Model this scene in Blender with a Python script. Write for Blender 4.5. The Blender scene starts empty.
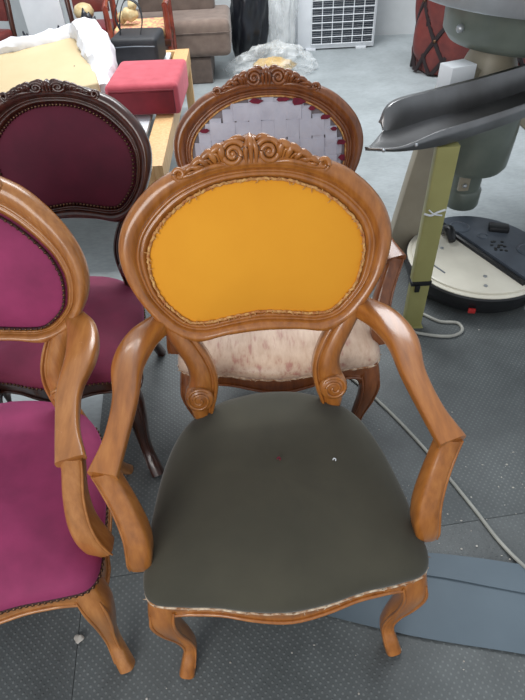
import bpy, bmesh, math, random
from mathutils import Vector, Matrix, noise
random.seed(7)
S = bpy.context.scene
COL = S.collection
PI = math.pi
V = Vector
FLOOR = -0.012          # concrete level; the rubber mats are 12 mm thick with their tops at 0

# ------------------------------------------------------------------ materials
def new_mat(name):
    m = bpy.data.materials.new(name); m.use_nodes = True
    nt = m.node_tree
    return m, nt, nt.nodes['Principled BSDF']
def N(nt, t, **kw):
    n = nt.nodes.new(t)
    for k, v in kw.items(): setattr(n, k, v)
    return n
def lk(nt, a, b): nt.links.new(a, b)
def ramp(nt, stops):
    r = N(nt, 'ShaderNodeValToRGB'); e = r.color_ramp.elements
    while len(e) < len(stops): e.new(.5)
    for el, (p, c) in zip(e, stops):
        el.position = p; el.color = (c[0], c[1], c[2], 1)
    return r
def srgb(r, g, b):
    f = lambda c: (c/255/12.92) if c/255 <= .04045 else ((c/255+.055)/1.055)**2.4
    return (f(r), f(g), f(b))
def coords(nt, scale=(1, 1, 1), rot=(0, 0, 0)):
    tc = N(nt, 'ShaderNodeTexCoord'); mp = N(nt, 'ShaderNodeMapping')
    mp.inputs['Scale'].default_value = scale; mp.inputs['Rotation'].default_value = rot
    lk(nt, tc.outputs['Object'], mp.inputs['Vector']); return mp.outputs['Vector']
def noise_tex(nt, vec, scale, detail=4, rough=.55):
    n = N(nt, 'ShaderNodeTexNoise'); n.inputs['Scale'].default_value = scale
    n.inputs['Detail'].default_value = detail; n.inputs['Roughness'].default_value = rough
    lk(nt, vec, n.inputs['Vector']); return n.outputs['Fac']
def bump(nt, b, h, strength=.2, dist=.002):
    n = N(nt, 'ShaderNodeBump'); n.inputs['Strength'].default_value = strength
    n.inputs['Distance'].default_value = dist
    lk(nt, h, n.inputs['Height']); lk(nt, n.outputs['Normal'], b.inputs['Normal'])
def plain(name, c, rough=.5, metal=0, c2=None, nscale=12, bstr=0, sheen=0, coat=0, det=4, spread=.25):
    m, nt, b = new_mat(name)
    b.inputs['Roughness'].default_value = rough; b.inputs['Metallic'].default_value = metal
    b.inputs['Sheen Weight'].default_value = sheen; b.inputs['Coat Weight'].default_value = coat
    c2 = c2 or tuple(x*.8 for x in c)
    f = noise_tex(nt, coords(nt), nscale, det)
    r = ramp(nt, [(.5-spread, c2), (.5+spread, c)]); lk(nt, f, r.inputs[0]); lk(nt, r.outputs[0], b.inputs['Base Color'])
    if bstr: bump(nt, b, f, bstr)
    return m
def wood(name, dark, mid, light, rough=.3, coat=.4, wear=0, sc=(40, 40, 4)):
    m, nt, b = new_mat(name)
    v = coords(nt, sc); f = noise_tex(nt, v, 1.6, 6, .6)
    r = ramp(nt, [(.28, dark), (.5, mid), (.75, light)]); lk(nt, f, r.inputs[0])
    v2 = coords(nt, (3, 3, 1)); f2 = noise_tex(nt, v2, 3, 2)
    mx = N(nt, 'ShaderNodeMix', data_type='RGBA', blend_type='MULTIPLY'); mx.inputs[0].default_value = .6
    r2 = ramp(nt, [(.25, (.93, .92, .91)), (.75, (1.03, 1.03, 1.03))]); lk(nt, f2, r2.inputs[0])
    lk(nt, r.outputs[0], mx.inputs[6]); lk(nt, r2.outputs[0], mx.inputs[7])
    out = mx.outputs[2]
    if wear:
        fs = noise_tex(nt, coords(nt, (60, 60, 22)), 1.0, 5, .7)
        rs = ramp(nt, [(.66, (0, 0, 0)), (.72, (1, 1, 1))]); lk(nt, fs, rs.inputs[0])
        ms = N(nt, 'ShaderNodeMath', operation='MULTIPLY'); ms.inputs[1].default_value = wear; lk(nt, rs.outputs[0], ms.inputs[0])
        m2 = N(nt, 'ShaderNodeMix', data_type='RGBA'); lk(nt, ms.outputs[0], m2.inputs[0]); lk(nt, out, m2.inputs[6])
        m2.inputs[7].default_value = (*srgb(206, 160, 128), 1); out = m2.outputs[2]
    lk(nt, out, b.inputs['Base Color'])
    b.inputs['Roughness'].default_value = rough; b.inputs['Coat Weight'].default_value = coat; b.inputs['Coat Roughness'].default_value = .14
    bump(nt, b, f, .06, .001)
    return m
def cloth(name, c, c2, rough=.9, sheen=.4, nscale=7, weave=900, tint=None, wstr=.12):
    m, nt, b = new_mat(name)
    f = noise_tex(nt, coords(nt), nscale, 5)
    r = ramp(nt, [(.3, c2), (.7, c)]); lk(nt, f, r.inputs[0]); lk(nt, r.outputs[0], b.inputs['Base Color'])
    b.inputs['Roughness'].default_value = rough; b.inputs['Sheen Weight'].default_value = sheen
    b.inputs['Sheen Roughness'].default_value = .4
    if tint: b.inputs['Sheen Tint'].default_value = (*tint, 1)
    f2 = noise_tex(nt, coords(nt), weave, 2); bump(nt, b, f2, wstr, .001)
    return m

M = {}
M['walnut'] = wood('honey_walnut', srgb(138, 82, 32), srgb(162, 99, 41), srgb(180, 117, 55), .28, .7, .1)
M['walnut_worn'] = wood('worn_honey_walnut', srgb(146, 92, 44), srgb(167, 108, 54), srgb(186, 128, 72), .3, .45, .5)
for k, a in (('walnut', ('honey_walnut_long', srgb(138, 82, 32), srgb(162, 99, 41), srgb(180, 117, 55), .28, .7, .1)),
             ('walnut_worn', ('worn_honey_walnut_long', srgb(146, 92, 44), srgb(167, 108, 54), srgb(186, 128, 72), .3, .6, .5)),
             ('brown', ('reddish_brown_wood_long', srgb(100, 54, 26), srgb(124, 70, 34), srgb(146, 88, 46), .28, .6, 0))):
    M[k+'_long'] = wood(*a, sc=(40, 4, 40))
M['brown'] = wood('reddish_brown_wood', srgb(100, 54, 26), srgb(124, 70, 34), srgb(146, 88, 46), .28, .5)
M['mahogany'] = wood('dark_mahogany', srgb(44, 20, 14), srgb(62, 30, 20), srgb(84, 42, 28), .28, .5)
M['pine'] = wood('pale_pine', srgb(196, 150, 100), srgb(214, 172, 120), srgb(226, 190, 142), .5, .1)
M['mustard'] = cloth('mustard_cloth', srgb(226, 155, 32), srgb(219, 147, 27), .85, .25, 4, 700, wstr=.2)
M['olive'] = cloth('dark_olive_cloth', srgb(70, 67, 55), srgb(58, 56, 46), .95, .25, 5, 800, wstr=.3)
M['magenta'] = cloth('magenta_velvet', srgb(150, 48, 94), srgb(122, 36, 76), .8, .6, 9, 500, srgb(230, 120, 180))
M['plum'] = cloth('plum_velvet', srgb(122, 36, 68), srgb(98, 26, 54), .8, .5, 8, 500, srgb(200, 110, 160))
M['wine'] = cloth('wine_velvet', srgb(94, 20, 46), srgb(74, 14, 36), .8, .4, 7, 500, srgb(170, 80, 110))
M['brass'] = plain('antique_brass_nails', srgb(120, 92, 70), .3, .9, srgb(60, 40, 34), 60)
M['gimp'] = plain('dark_braid', srgb(70, 36, 40), .8, 0, srgb(36, 20, 22), 200)
M['fray'] = plain('frayed_edge', srgb(212, 170, 108), .95, 0, srgb(168, 104, 62), 90, spread=.16)
M['white_fray'] = plain('off_white_backing', srgb(214, 196, 172), .95, 0, srgb(150, 104, 70), 70, spread=.12)
M['web'] = cloth('grey_white_webbing', srgb(196, 196, 208), srgb(178, 178, 192), .9, .1, 14, 600)
M['backing'] = cloth('grey_backing_cloth', srgb(130, 122, 126), srgb(104, 98, 104), .95, 0, 12, 500)
M['remnant'] = plain('wine_remnants', srgb(126, 28, 52), .9, 0, srgb(84, 20, 40), 60)
M['black'] = plain('black_plastic', srgb(26, 27, 30), .35, 0, srgb(18, 18, 20), 20)
M['black_cloth'] = plain('black_nylon', srgb(34, 36, 42), .6, 0, srgb(24, 25, 30), 30)
M['silver'] = plain('brushed_steel', srgb(186, 190, 194), .38, .65, srgb(164, 168, 173), 10)
M['tray'] = plain('dull_sheet_steel', srgb(146, 146, 147), .28, .9, srgb(104, 102, 101), 4)
M['hammer'] = plain('grey_green_paint', srgb(108, 116, 108), .3, 0, srgb(84, 92, 86), 6)
M['olive_paint'] = plain('yellow_green_paint', srgb(158, 155, 102), .4, 0, srgb(138, 135, 84), 5)
M['cream_paint'] = plain('cream_grey_paint', srgb(168, 160, 142), .45, 0, srgb(140, 132, 116), 4)
M['white'] = plain('white_paint', srgb(226, 230, 234), .45, 0, srgb(206, 210, 216), 4)
M['cream'] = plain('cream_plastic', srgb(226, 222, 208), .35, 0, srgb(204, 200, 186), 6)
M['char'] = plain('charcoal_plastic', srgb(88, 96, 106), .35, 0, srgb(70, 76, 86), 10)
M['cable'] = plain('grey_cable', srgb(176, 176, 168), .5, 0, srgb(140, 140, 134), 12)
M['sheet'] = plain('blue_grey_sheet', srgb(96, 110, 120), .55, 0, srgb(82, 95, 105), 3)
M['sofa'] = cloth('brown_grey_upholstery', srgb(128, 112, 102), srgb(108, 92, 84), .95, .2, 14, 300)
M['sofa_dark'] = cloth('dark_taupe_upholstery', srgb(112, 98, 90), srgb(92, 80, 74), .95, .2, 14, 300)
M['rose'] = cloth('rose_velvet', srgb(186, 82, 94), srgb(164, 64, 76), .85, .5, 12, 300, srgb(240, 160, 170))
M['rose_dark'] = cloth('dark_rose_velvet', srgb(120, 26, 40), srgb(96, 18, 30), .85, .3, 12, 300)
M['leather'] = plain('oxblood_leather', srgb(120, 54, 48), .38, 0, srgb(92, 38, 36), 14)
M['leather_dark'] = plain('dark_piping', srgb(40, 26, 28), .5)
M['board'] = plain('beige_board', srgb(196, 178, 142), .8, 0, srgb(182, 162, 126), 3)
M['plastic_white'] = plain('white_plastic_film', srgb(228, 230, 234), .4, 0, srgb(206, 206, 212), 9, .3)
M['lacquer'] = plain('red_lacquered_wood', srgb(150, 66, 44), .25, 0, srgb(96, 34, 26), 14, coat=.4)
M['floral'] = plain('rose_gold_fabric', srgb(206, 186, 128), .85, 0, srgb(190, 120, 108), 34, spread=.08)
M['ivory'] = plain('ivory_resin', srgb(214, 200, 160), .5, 0, srgb(170, 140, 90), 20)
M['lintm'] = plain('lint', srgb(206, 204, 198), .95, 0, srgb(150, 140, 130), 40)
M['steel_wire'] = plain('dark_spring_wire', srgb(70, 74, 84), .35, .8)
M['foam'] = plain('yellow_foam', srgb(226, 186, 96), .9, 0, srgb(206, 160, 70), 20)
M['bin_bag'] = plain('black_polythene', srgb(30, 33, 40), .28, 0, srgb(20, 22, 28), 10)
M['grille_dark'] = plain('dark_coil', srgb(58, 66, 76), .5, .3, srgb(46, 52, 60), 40)
M['wall'] = plain('whitewashed_wall', srgb(206, 210, 212), .85, 0, srgb(184, 188, 190), 3, .15)

def damask():
    m, nt, b = new_mat('pink_beige_satin')
    v = coords(nt, (1, .16, 1), (0, 0, .2))
    f = noise_tex(nt, v, 44, 4, .6)
    r = ramp(nt, [(.34, srgb(176, 128, 114)), (.45, srgb(198, 170, 148)), (.6, srgb(210, 186, 164)), (.72, srgb(188, 146, 130))])
    lk(nt, f, r.inputs[0])
    st = noise_tex(nt, coords(nt), 9, 3); rs = ramp(nt, [(.3, (.76, .70, .66)), (.55, (1, 1, 1))]); lk(nt, st, rs.inputs[0])
    mx = N(nt, 'ShaderNodeMix', data_type='RGBA', blend_type='MULTIPLY'); mx.inputs[0].default_value = .8
    lk(nt, r.outputs[0], mx.inputs[6]); lk(nt, rs.outputs[0], mx.inputs[7]); lk(nt, mx.outputs[2], b.inputs['Base Color'])
    b.inputs['Roughness'].default_value = .42; b.inputs['Sheen Weight'].default_value = .3
    bump(nt, b, f, .15, .002)
    return m
M['damask'] = damask()
def clear_film():
    m, nt, b = new_mat('clear_polythene')
    f = noise_tex(nt, coords(nt, (1, 1, .35)), 8, 4, .6)
    b.inputs['Base Color'].default_value = (*srgb(226, 230, 232), 1)
    b.inputs['Roughness'].default_value = .25
    r = ramp(nt, [(.3, (.10,)*3), (.75, (.52,)*3)]); lk(nt, f, r.inputs[0]); lk(nt, r.outputs[0], b.inputs['Alpha'])
    bump(nt, b, f, .3, .02)
    return m
M['clear'] = clear_film()
def concrete():
    m, nt, b = new_mat('worn_concrete')
    f = noise_tex(nt, coords(nt), 2.2, 8, .65); f2 = noise_tex(nt, coords(nt, (1, 3, 1)), 30, 4)
    r = ramp(nt, [(.3, srgb(138, 145, 147)), (.7, srgb(168, 175, 178))]); lk(nt, f, r.inputs[0])
    r2 = ramp(nt, [(.35, (.82, .82, .82)), (.6, (1, 1, 1))]); lk(nt, f2, r2.inputs[0])
    mx = N(nt, 'ShaderNodeMix', data_type='RGBA', blend_type='MULTIPLY'); mx.inputs[0].default_value = .7
    lk(nt, r.outputs[0], mx.inputs[6]); lk(nt, r2.outputs[0], mx.inputs[7]); lk(nt, mx.outputs[2], b.inputs['Base Color'])
    b.inputs['Roughness'].default_value = .5; bump(nt, b, f2, .12, .003)
    return m
M['concrete'] = concrete()
def rubber():
    m, nt, b = new_mat('dimpled_rubber')
    tc = N(nt, 'ShaderNodeTexCoord'); sp = N(nt, 'ShaderNodeSeparateXYZ'); lk(nt, tc.outputs['Object'], sp.inputs[0])
    def sn(sock, k):
        a = N(nt, 'ShaderNodeMath', operation='MULTIPLY'); a.inputs[1].default_value = k; lk(nt, sock, a.inputs[0])
        s = N(nt, 'ShaderNodeMath', operation='SINE'); lk(nt, a.outputs[0], s.inputs[0]); return s.outputs[0]
    p = N(nt, 'ShaderNodeMath', operation='MULTIPLY'); lk(nt, sn(sp.outputs[0], PI/.0098), p.inputs[0]); lk(nt, sn(sp.outputs[1], PI/.0098), p.inputs[1])
    rr = ramp(nt, [(.45, (0, 0, 0)), (.8, (1, 1, 1))]); lk(nt, p.outputs[0], rr.inputs[0])
    f = noise_tex(nt, coords(nt), 4, 6, .65); fb = noise_tex(nt, coords(nt), 60, 4)
    r = ramp(nt, [(.3, srgb(74, 78, 79)), (.7, srgb(98, 103, 104))]); lk(nt, f, r.inputs[0])
    w = N(nt, 'ShaderNodeMath', operation='MULTIPLY'); lk(nt, rr.outputs[0], w.inputs[0])
    wf = ramp(nt, [(.35, (.06,)*3), (.65, (.5,)*3)]); lk(nt, f, wf.inputs[0]); lk(nt, wf.outputs[0], w.inputs[1])
    mx = N(nt, 'ShaderNodeMix', data_type='RGBA'); lk(nt, w.outputs[0], mx.inputs[0]); lk(nt, r.outputs[0], mx.inputs[6])
    mx.inputs[7].default_value = (*srgb(142, 147, 147), 1)
    lk(nt, mx.outputs[2], b.inputs['Base Color']); b.inputs['Roughness'].default_value = .5
    ad = N(nt, 'ShaderNodeMath', operation='ADD'); lk(nt, rr.outputs[0], ad.inputs[0]); lk(nt, fb, ad.inputs[1])
    bump(nt, b, ad.outputs[0], .5, .002)
    return m
M['rubber'] = rubber()

# ------------------------------------------------------------------ mesh helpers
def link(name, bm, mat, parent=None, smooth=True, angle=40):
    me = bpy.data.meshes.new(name)
    bmesh.ops.remove_doubles(bm, verts=bm.verts, dist=1e-6)
    bmesh.ops.recalc_face_normals(bm, faces=bm.faces)
    bm.to_mesh(me); bm.free()
    mats = mat if isinstance(mat, list) else [mat]
    for m in mats: me.materials.append(m)
    if smooth:
        me.shade_smooth(); me.set_sharp_from_angle(angle=math.radians(angle))
    o = bpy.data.objects.new(name, me); COL.objects.link(o)
    if parent: o.parent = parent
    return o
def empty(name, loc=(0, 0, 0), rz=0):
    o = bpy.data.objects.new(name, None); COL.objects.link(o)
    o.location = loc; o.rotation_euler = (0, 0, rz); o.empty_display_size = .1
    return o
def tag(o, label, cat, group=None, kind=None):
    o['label'] = label; o['category'] = cat
    if group: o['group'] = group
    if kind: o['kind'] = kind
    return o
def structure(o):
    o['kind'] = 'structure'; return o
def box(bm, c, s, rot=None, bev=.004, seg=2):
    r = bmesh.ops.create_cube(bm, size=1)
    vs = r['verts']
    for v in vs: v.co = V((v.co.x*s[0], v.co.y*s[1], v.co.z*s[2]))
    if bev:
        es = list({e for v in vs for e in v.link_edges})
        q = bmesh.ops.bevel(bm, geom=es, offset=min(bev, min(s)*.45), segments=seg, affect='EDGES', profile=.6)
        vs = list({v for f in q['faces'] for v in f.verts} | {v for v in vs if v.is_valid})
    for v in vs:
        co = v.co.copy()
        if rot is not None: co = rot @ co
        v.co = co + V(c)
    return vs
def catmull(pts, n, closed=False):
    pts = [V(p) for p in pts]; out = []; L = len(pts)
    segs = L if closed else L-1
    for i in range(segs):
        if closed: p0, p1, p2, p3 = pts[(i-1) % L], pts[i], pts[(i+1) % L], pts[(i+2) % L]
        else:
            p1, p2 = pts[i], pts[i+1]
            p0 = pts[i-1] if i else p1*2-p2
            p3 = pts[i+2] if i+2 < L else p2*2-p1
        for k in range(n):
            t = k/n; t2, t3 = t*t, t*t*t
            out.append(.5*((2*p1)+(p2-p0)*t+(2*p0-5*p1+4*p2-p3)*t2+(3*p1-p0-3*p2+p3)*t3))
    if not closed: out.append(pts[-1])
    return out
def interp(vals, n):                      # smooth list of tuples along the same parameter as catmull()
    return [tuple(v) for v in catmull([V((*v, 0)) if len(v) == 2 else V(v) for v in vals], n)]
def bridge(bm, rings, closed_ring=True, cap=True):
    vr = [[bm.verts.new(p) for p in r] for r in rings]
    m = len(vr[0])
    for a, b in zip(vr, vr[1:]):
        for j in range(m if closed_ring else m-1):
            k = (j+1) % m
            try: bm.faces.new((a[j], a[k], b[k], b[j]))
            except ValueError: pass
    if cap and closed_ring:
        bm.faces.new(vr[0][::-1]); bm.faces.new(vr[-1])
    return vr
def section(w, h, p=2.6, k=14):
    out = []
    for i in range(k):
        a = 2*PI*(i+.5)/k; c, s = math.cos(a), math.sin(a)
        out.append((w/2*math.copysign(abs(c)**(2/p), c), h/2*math.copysign(abs(s)**(2/p), s)))
    return out
def sweep(bm, pts, sizes, ref=(1, 0, 0), n=6, p=2.6, k=14, closed=False):
    """rounded-square bar along a smooth path; sizes = (width along ref, height across) per control point"""
    P = catmull(pts, n, closed)
    if closed: Z = [(*sizes[0], 0)]*len(P)
    else: Z = interp(sizes if len(sizes) == len(pts) else [sizes[0]]*len(pts), n)
    rings = []
    L = len(P)
    for i, c in enumerate(P):
        a, b = (P[(i-1) % L], P[(i+1) % L]) if closed else (P[max(i-1, 0)], P[min(i+1, L-1)])
        t = (b-a).normalized(); r = V(ref); r = (r - t*r.dot(t))
        r = r.normalized() if r.length > 1e-4 else t.orthogonal().normalized()
        u = t.cross(r).normalized()
        rings.append([c+r*x+u*y for x, y in section(Z[i][0], Z[i][1], p, k)])
    if closed:
        rings.append(rings[0]); bridge(bm, rings, True, False)
    else: bridge(bm, rings)
def tube(bm, pts, r, n=6, k=8, ref=(.3, .2, .9), closed=False):
    rr = r if isinstance(r, (list, tuple)) else [r]*len(pts)
    sweep(bm, pts, [(2*x, 2*x) for x in rr], ref, n, 2, k, closed)
def lathe(bm, prof, c=(0, 0, 0), k=40, rot=None):
    rings = []
    for r, z in prof:
        ring = []
        for i in range(k):
            p = V((r*math.cos(2*PI*i/k), r*math.sin(2*PI*i/k), z))
            if rot is not None: p = rot @ p
            ring.append(p+V(c))
        rings.append(ring)
    bridge(bm, rings)
def ball(bm, c, r, sub=1, sc=(1, 1, 1)):
    q = bmesh.ops.create_icosphere(bm, subdivisions=sub, radius=r)
    for v in q['verts']: v.co = V((v.co.x*sc[0], v.co.y*sc[1], v.co.z*sc[2]))+V(c)
def wobble(bm, amp, freq, seed=0):
    for v in bm.verts:
        v.co += noise.noise_vector(v.co*freq+V((seed, seed*.7, -seed)))*amp
def add_mod(o, t, **kw):
    m = o.modifiers.new(t.lower(), t)
    for k, v in kw.items(): setattr(m, k, v)
    return m

# ------------------------------------------------------------------ the carved balloon-back chair
OUTER = [(0, .412), (.10, .403), (.19, .374), (.243, .337), (.283, .292), (.304, .247), (.310, .205), (.304, .16), (.29, .118), (.265, .07), (.23, .022), (.165, -.016), (.09, -.006), (0, -.001)]
INNER = [(0, .358), (.075, .351), (.14, .327), (.19, .293), (.23, .25), (.247, .21), (.25, .18), (.246, .145), (.235, .105), (.208, .066), (.172, .034), (.13, .030), (.07, .038), (0, .046)]
SEAT = [(0, -.285), (.08, -.277), (.15, -.262), (.23, -.252), (.283, -.24), (.303, -.205), (.300, -.13), (.290, -.03), (.27, .08), (.235, .175), (.18, .238), (.1, .278), (0, .292)]
def mirror_loop(half, n=5):
    full = [V((x, y, 0)) for x, y in half] + [V((-x, y, 0)) for x, y in half[-2:0:-1]]
    return catmull(full, n, True)

def make_chair(name, label, cat, loc, yaw, wood_m, back_m, seat_m, trim, arms=True, webbing=False, seat_w=1.0,
               seat_d=1.0, back_w=1.0, back_h=1.0, back_drop=0.0, lean=.27, part_labels=None, crest=1.0, low=0.0, arm_in=0.0, splay=0.0):
    root = empty(name, loc, yaw)
    tag(root, label, cat, 'carved balloon-back chairs')
    PL = part_labels or {}
    arm_m = next((M[k+'_long'] for k in ('walnut', 'walnut_worn', 'brown') if M[k] is wood_m), wood_m)
    up = V((0, lean, math.sqrt(1-lean*lean))); nrm = V((0, -up.z, up.y))
    base = V((0, .29*seat_d, .64))
    def B(x, s, d=0.0):
        s = s-low*math.sin(PI*min(max(s/.41, 0), 1))
        return base + V((x*back_w, 0, 0)) + up*(s*back_h+back_drop) + nrm*d
    # --- moulded ring of the back
    out, inn = mirror_loop(OUTER), mirror_loop(INNER)
    prof = [(.25, -.019), (.08, -.017), (0, -.008), (-.005, .003), (.02, .012), (.08, .0195), (.18, .0245), (.30, .0260), (.42, .0245), (.52, .0205), (.59, .0155), (.615, .0118), (.635, .0108),
            (.66, .0128), (.69, .0140), (.72, .0136), (.75, .0110), (.775, .0088), (.80, .0092), (.83, .0104), (.87, .0100), (.91, .0075), (.95, .004), (1.0, .001), (1.0, -.019)]
    bm = bmesh.new(); rings = []
    for o_, i_ in zip(out, inn):
        rings.append([B(*((o_*(1-t)+i_*t).to_2d()), d) for t, d in prof])
    rings.append(rings[0]); bridge(bm, rings, True, False)
    frame = link('back_frame', bm, wood_m, root, angle=60)
    # --- carved crest: slab, two volutes, leaf fans, end curls
    bm = bmesh.new()
    CT = [(.162, .372), (.148, .388), (.130, .392), (.108, .405), (.088, .418), (.066, .429), (.045, .436), (.026, .438), (.014, .442), (0, .446)]
    CB = [(.160, .366), (.146, .368), (.128, .374), (.108, .381), (.088, .386), (.066, .389), (.045, .388), (.026, .388), (.014, .388), (0, .388)]
    ch = lambda y: .386+(y-.386)*crest if y > .386 else y
    full = lambda Lh: catmull([(-x, ch(y), 0) for x, y in Lh] + [(x, ch(y), 0) for x, y in Lh[-2::-1]], 4)
    top, bot = full(CT), full(CB)
    rings = []
    for t, b in zip(top, bot):
        m_ = (t+b)/2
        rings.append([B(b.x, b.y, -.012), B(b.x, b.y, .019), B(m_.x, m_.y, .027), B(t.x, t.y-.003, .022), B(t.x, t.y, .012), B(t.x, t.y, -.012)])
    bridge(bm, rings)
    B_ = lambda x, y, d: B(x, ch(y), d)
    for sx in (-1, 1):
        sp = []
        for k in range(34):
            a = k/33*2*PI*1.9; r = .0255*(1-k/33*.84)
            sp.append(B_(sx*(.037-r*math.cos(a+.6)), .413+r*math.sin(a+.6), .025+.007*k/33))
        tube(bm, sp, [.0068-.003*k/33 for k in range(34)], 2, 8)
        ball(bm, B_(sx*.037, .413, .027), .007, 2)
        # main stem along the lower edge, from the volute to the end curl
        tube(bm, [B_(sx*x, y, d) for x, y, d in [(.050, .391, .022), (.075, .392, .026), (.10, .387, .027), (.125, .379, .026), (.148, .373, .023)]], [.003, .0055, .006, .0055, .004], 5, 8)
        # acanthus leaflets fanned over the stem, drooping outwards
        for (x0, y0, x1, y1, x2, y2, r) in [(.058, .398, .064, .428, .090, .412, .0088), (.074, .397, .085, .419, .110, .400, .0088), (.090, .394, .106, .407, .130, .389, .0080),
                                            (.104, .389, .124, .394, .142, .380, .0068)]:
            tube(bm, [B_(sx*x0, y0, .022), B_(sx*(x0*.6+x1*.4), y0*.45+y1*.55, .029), B_(sx*x1, y1, .029), B_(sx*(x1*.4+x2*.6), y1*.4+y2*.6+.002, .030), B_(sx*x2, y2, .024)], [r*.5, r*.9, r, r*.8, r*.25], 5, 8)
            tube(bm, [B_(sx*(x0+.006), y0-.002, .024), B_(sx*(x1*.7+x2*.3), y1*.6+y2*.4-.006, .033), B_(sx*(x2-.003), y2-.002, .026)], [.002, .0034, .001], 5, 6)
        sp = []
        for k in range(14):
            a = k/13*2*PI*1.15; r = .0135*(1-.65*k/13)
            sp.append(B_(sx*(.151+r*math.cos(a-1.4)), .380+r*math.sin(a-1.4), .021+.004*k/13))
        tube(bm, sp, [.0062-.002*k/13 for k in range(14)], 2, 8)
        tube(bm, [B_(sx*.010, .393, .024), B_(sx*.011, .418, .030), B_(sx*.007, .432, .029), B_(sx*.003, .444, .018)], [.003, .0055, .0055, .003], 4, 8)
        tube(bm, [B_(sx*.013, .438, .022), B_(sx*.022, .443, .024), B_(sx*.036, .440, .023), B_(sx*.056, .428, .022)], [.004, .0058, .0055, .002], 4, 8)
    tube(bm, [B_(0, .392, .024), B_(0, .418, .030), B_(0, .434, .031), B_(0, .447, .016)], [.003, .0055, .0068, .004], 4, 8)
    link('crest_carving', bm, wood_m, frame, angle=70)
    # --- panel
    cen = V((0, .195, 0))
    bm = bmesh.new()
    dome = .006 if webbing else .026
    rs = [.03, .2, .4, .58, .74, .86, .94, .985, 1.0, 1.01]
    rings = []
    for r in rs:
        d = .002+dome*(1-min(r, 1)**2.4)
        if r > 1: d = -.012
        rings.append([B(*((cen+(p-cen)*r*.997).to_2d()), d) for p in inn])
    bridge(bm, rings)
    bm2 = bm
    panel = link('back_panel', bm2, back_m, root, angle=80)
    if 'panel' in PL: panel['label'] = PL['panel']
    def trim_line(loop2d, r, d):          # points every ~step along a loop
        return [B(p.x, p.y, d) for p in loop2d]
    edge = [cen+(p-cen)*.975 for p in inn]
    def along(pts, step):
        L = []; acc = 0; n = len(pts)
        for i in range(n):
            a, b = pts[i], pts[(i+1) % n]; d = (b-a).length
            while acc < d:
                L.append(a.lerp(b, acc/d)); acc += step
            acc -= d
        return L
    def nails(pts, r, nd):
        bm = bmesh.new()
        for q in pts: ball(bm, q, r, 1)
        return bm
    if trim == 'nails':
        link('nail_trim', nails([B(p.x, p.y, .008) for p in along(edge, .0125)], .0052, None), M['brass'], panel, angle=80)
    elif trim == 'braid':
        bm = bmesh.new(); q = [B(p.x, p.y, .008) for p in along(edge, .006)]
        sweep(bm, q, [(.011, .006)], (0, -1, .3), 1, 2, 8, True)
        link('braid_trim', bm, M['gimp'], panel, angle=80)
        link('nail_trim', nails([B(p.x, p.y, .012) for p in along(edge, .014)], .0042, None), M['brass'], panel, angle=80)
    elif trim == 'frayed':
        bm = bmesh.new(); q = [B(p.x, p.y, .006+random.uniform(-.001, .002)) for p in along([cen+(p-cen)*.99 for p in inn], .005)]
        q = [p+V((random.uniform(-.0015, .0015), 0, random.uniform(-.0015, .0015))) for p in q]
        sweep(bm, q, [(.0062, .0066)], (0, -1, .3), 1, 2, 7, True)
        pts = along([cen+(p-cen)*.985 for p in inn], .013)
        for p in pts:
            a = B(p.x, p.y, .008); dr = V((random.uniform(-1, 1), -.4, random.uniform(-1, 1))).normalized()*random.uniform(.006, .014)
            tube(bm, [a, a+dr*.5+V((0, -.003, 0)), a+dr], [.0014, .0012, .0006], 2, 5)
        link('frayed_trim', bm, M['fray'], panel, angle=80)
    if webbing:
        def span_v(x):                      # vertical extent of the opening at x
            ys = []
            n = len(inn)
            for i in range(n):
                a, b = inn[i], inn[(i+1) % n]
                if (a.x-x)*(b.x-x) < 0: ys.append(a.y+(b.y-a.y)*(x-a.x)/(b.x-a.x))
            return (min(ys), max(ys)) if len(ys) >= 2 else None
        def span_h(y):
            xs = []
            n = len(inn)
            for i in range(n):
                a, b = inn[i], inn[(i+1) % n]
                if (a.y-y)*(b.y-y) < 0: xs.append(a.x+(b.x-a.x)*(y-a.y)/(b.y-a.y))
            return (min(xs), max(xs)) if len(xs) >= 2 else None
        def strap(A, C, wv, phase, cnt):
            bm = bmesh.new(); rr = []
            for k in range(25):
                t = k/24; p = A.lerp(C, t); d = .0125+0.0021*math.sin(t*cnt*PI+phase)
                if k in (0, 24): d = .004
                jit = random.uniform(-.0008, .0008)
                a, b = p-wv*(1+jit*20), p+wv*(1+jit*20)
                rr.append([B(a.x, a.y, d-.0007), B(a.x, a.y, d+.0007), B(b.x, b.y, d+.0007), B(b.x, b.y, d-.0007)])
            bridge(bm, rr); link('webbing_strap', bm, M['web'], panel, angle=30)
        for i, x in enumerate([-.205, -.164, -.123, -.082, -.041, 0, .041, .082, .123, .164, .205]):
            s = [span_v(x-.015), span_v(x+.015)]
            lo, hi = max(s[0][0], s[1][0])+.004, min(s[0][1], s[1][1])-.002
            strap(V((x, lo, 0)), V((x+random.uniform(-.003, .003), hi, 0)), V((.0188, 0, 0)), i*PI, 6)
        for i, y in enumerate([.085, .143, .201, .259, .316]):
            s = [span_h(y-.02), span_h(y+.02)]
            lo, hi = max(s[0][0], s[1][0])+.004, min(s[0][1], s[1][1])-.004
            strap(V((lo, y, 0)), V((hi, y+random.uniform(-.003, .003), 0)), V((0, .0265, 0)), i*PI, 11)
        for k, p in enumerate(along([cen+(p-cen)*.975 for p in inn], .05)):
            if random.random() < .55:
                bm = bmesh.new()
                q = cen+(p-cen)*random.uniform(.965, .99); w = random.uniform(.010, .028); h = random.uniform(.007, .014)
                pts = [B(q.x+w*math.cos(a)*random.uniform(.6, 1.2), q.y+h*math.sin(a)*random.uniform(.6, 1.2), .0175) for a in [j*PI/3 for j in range(6)]]
                pts2 = [x-nrm*.002 for x in pts]; bridge(bm, [pts2, pts]); link('torn_remnant', bm, M['remnant'], panel, angle=30)
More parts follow.
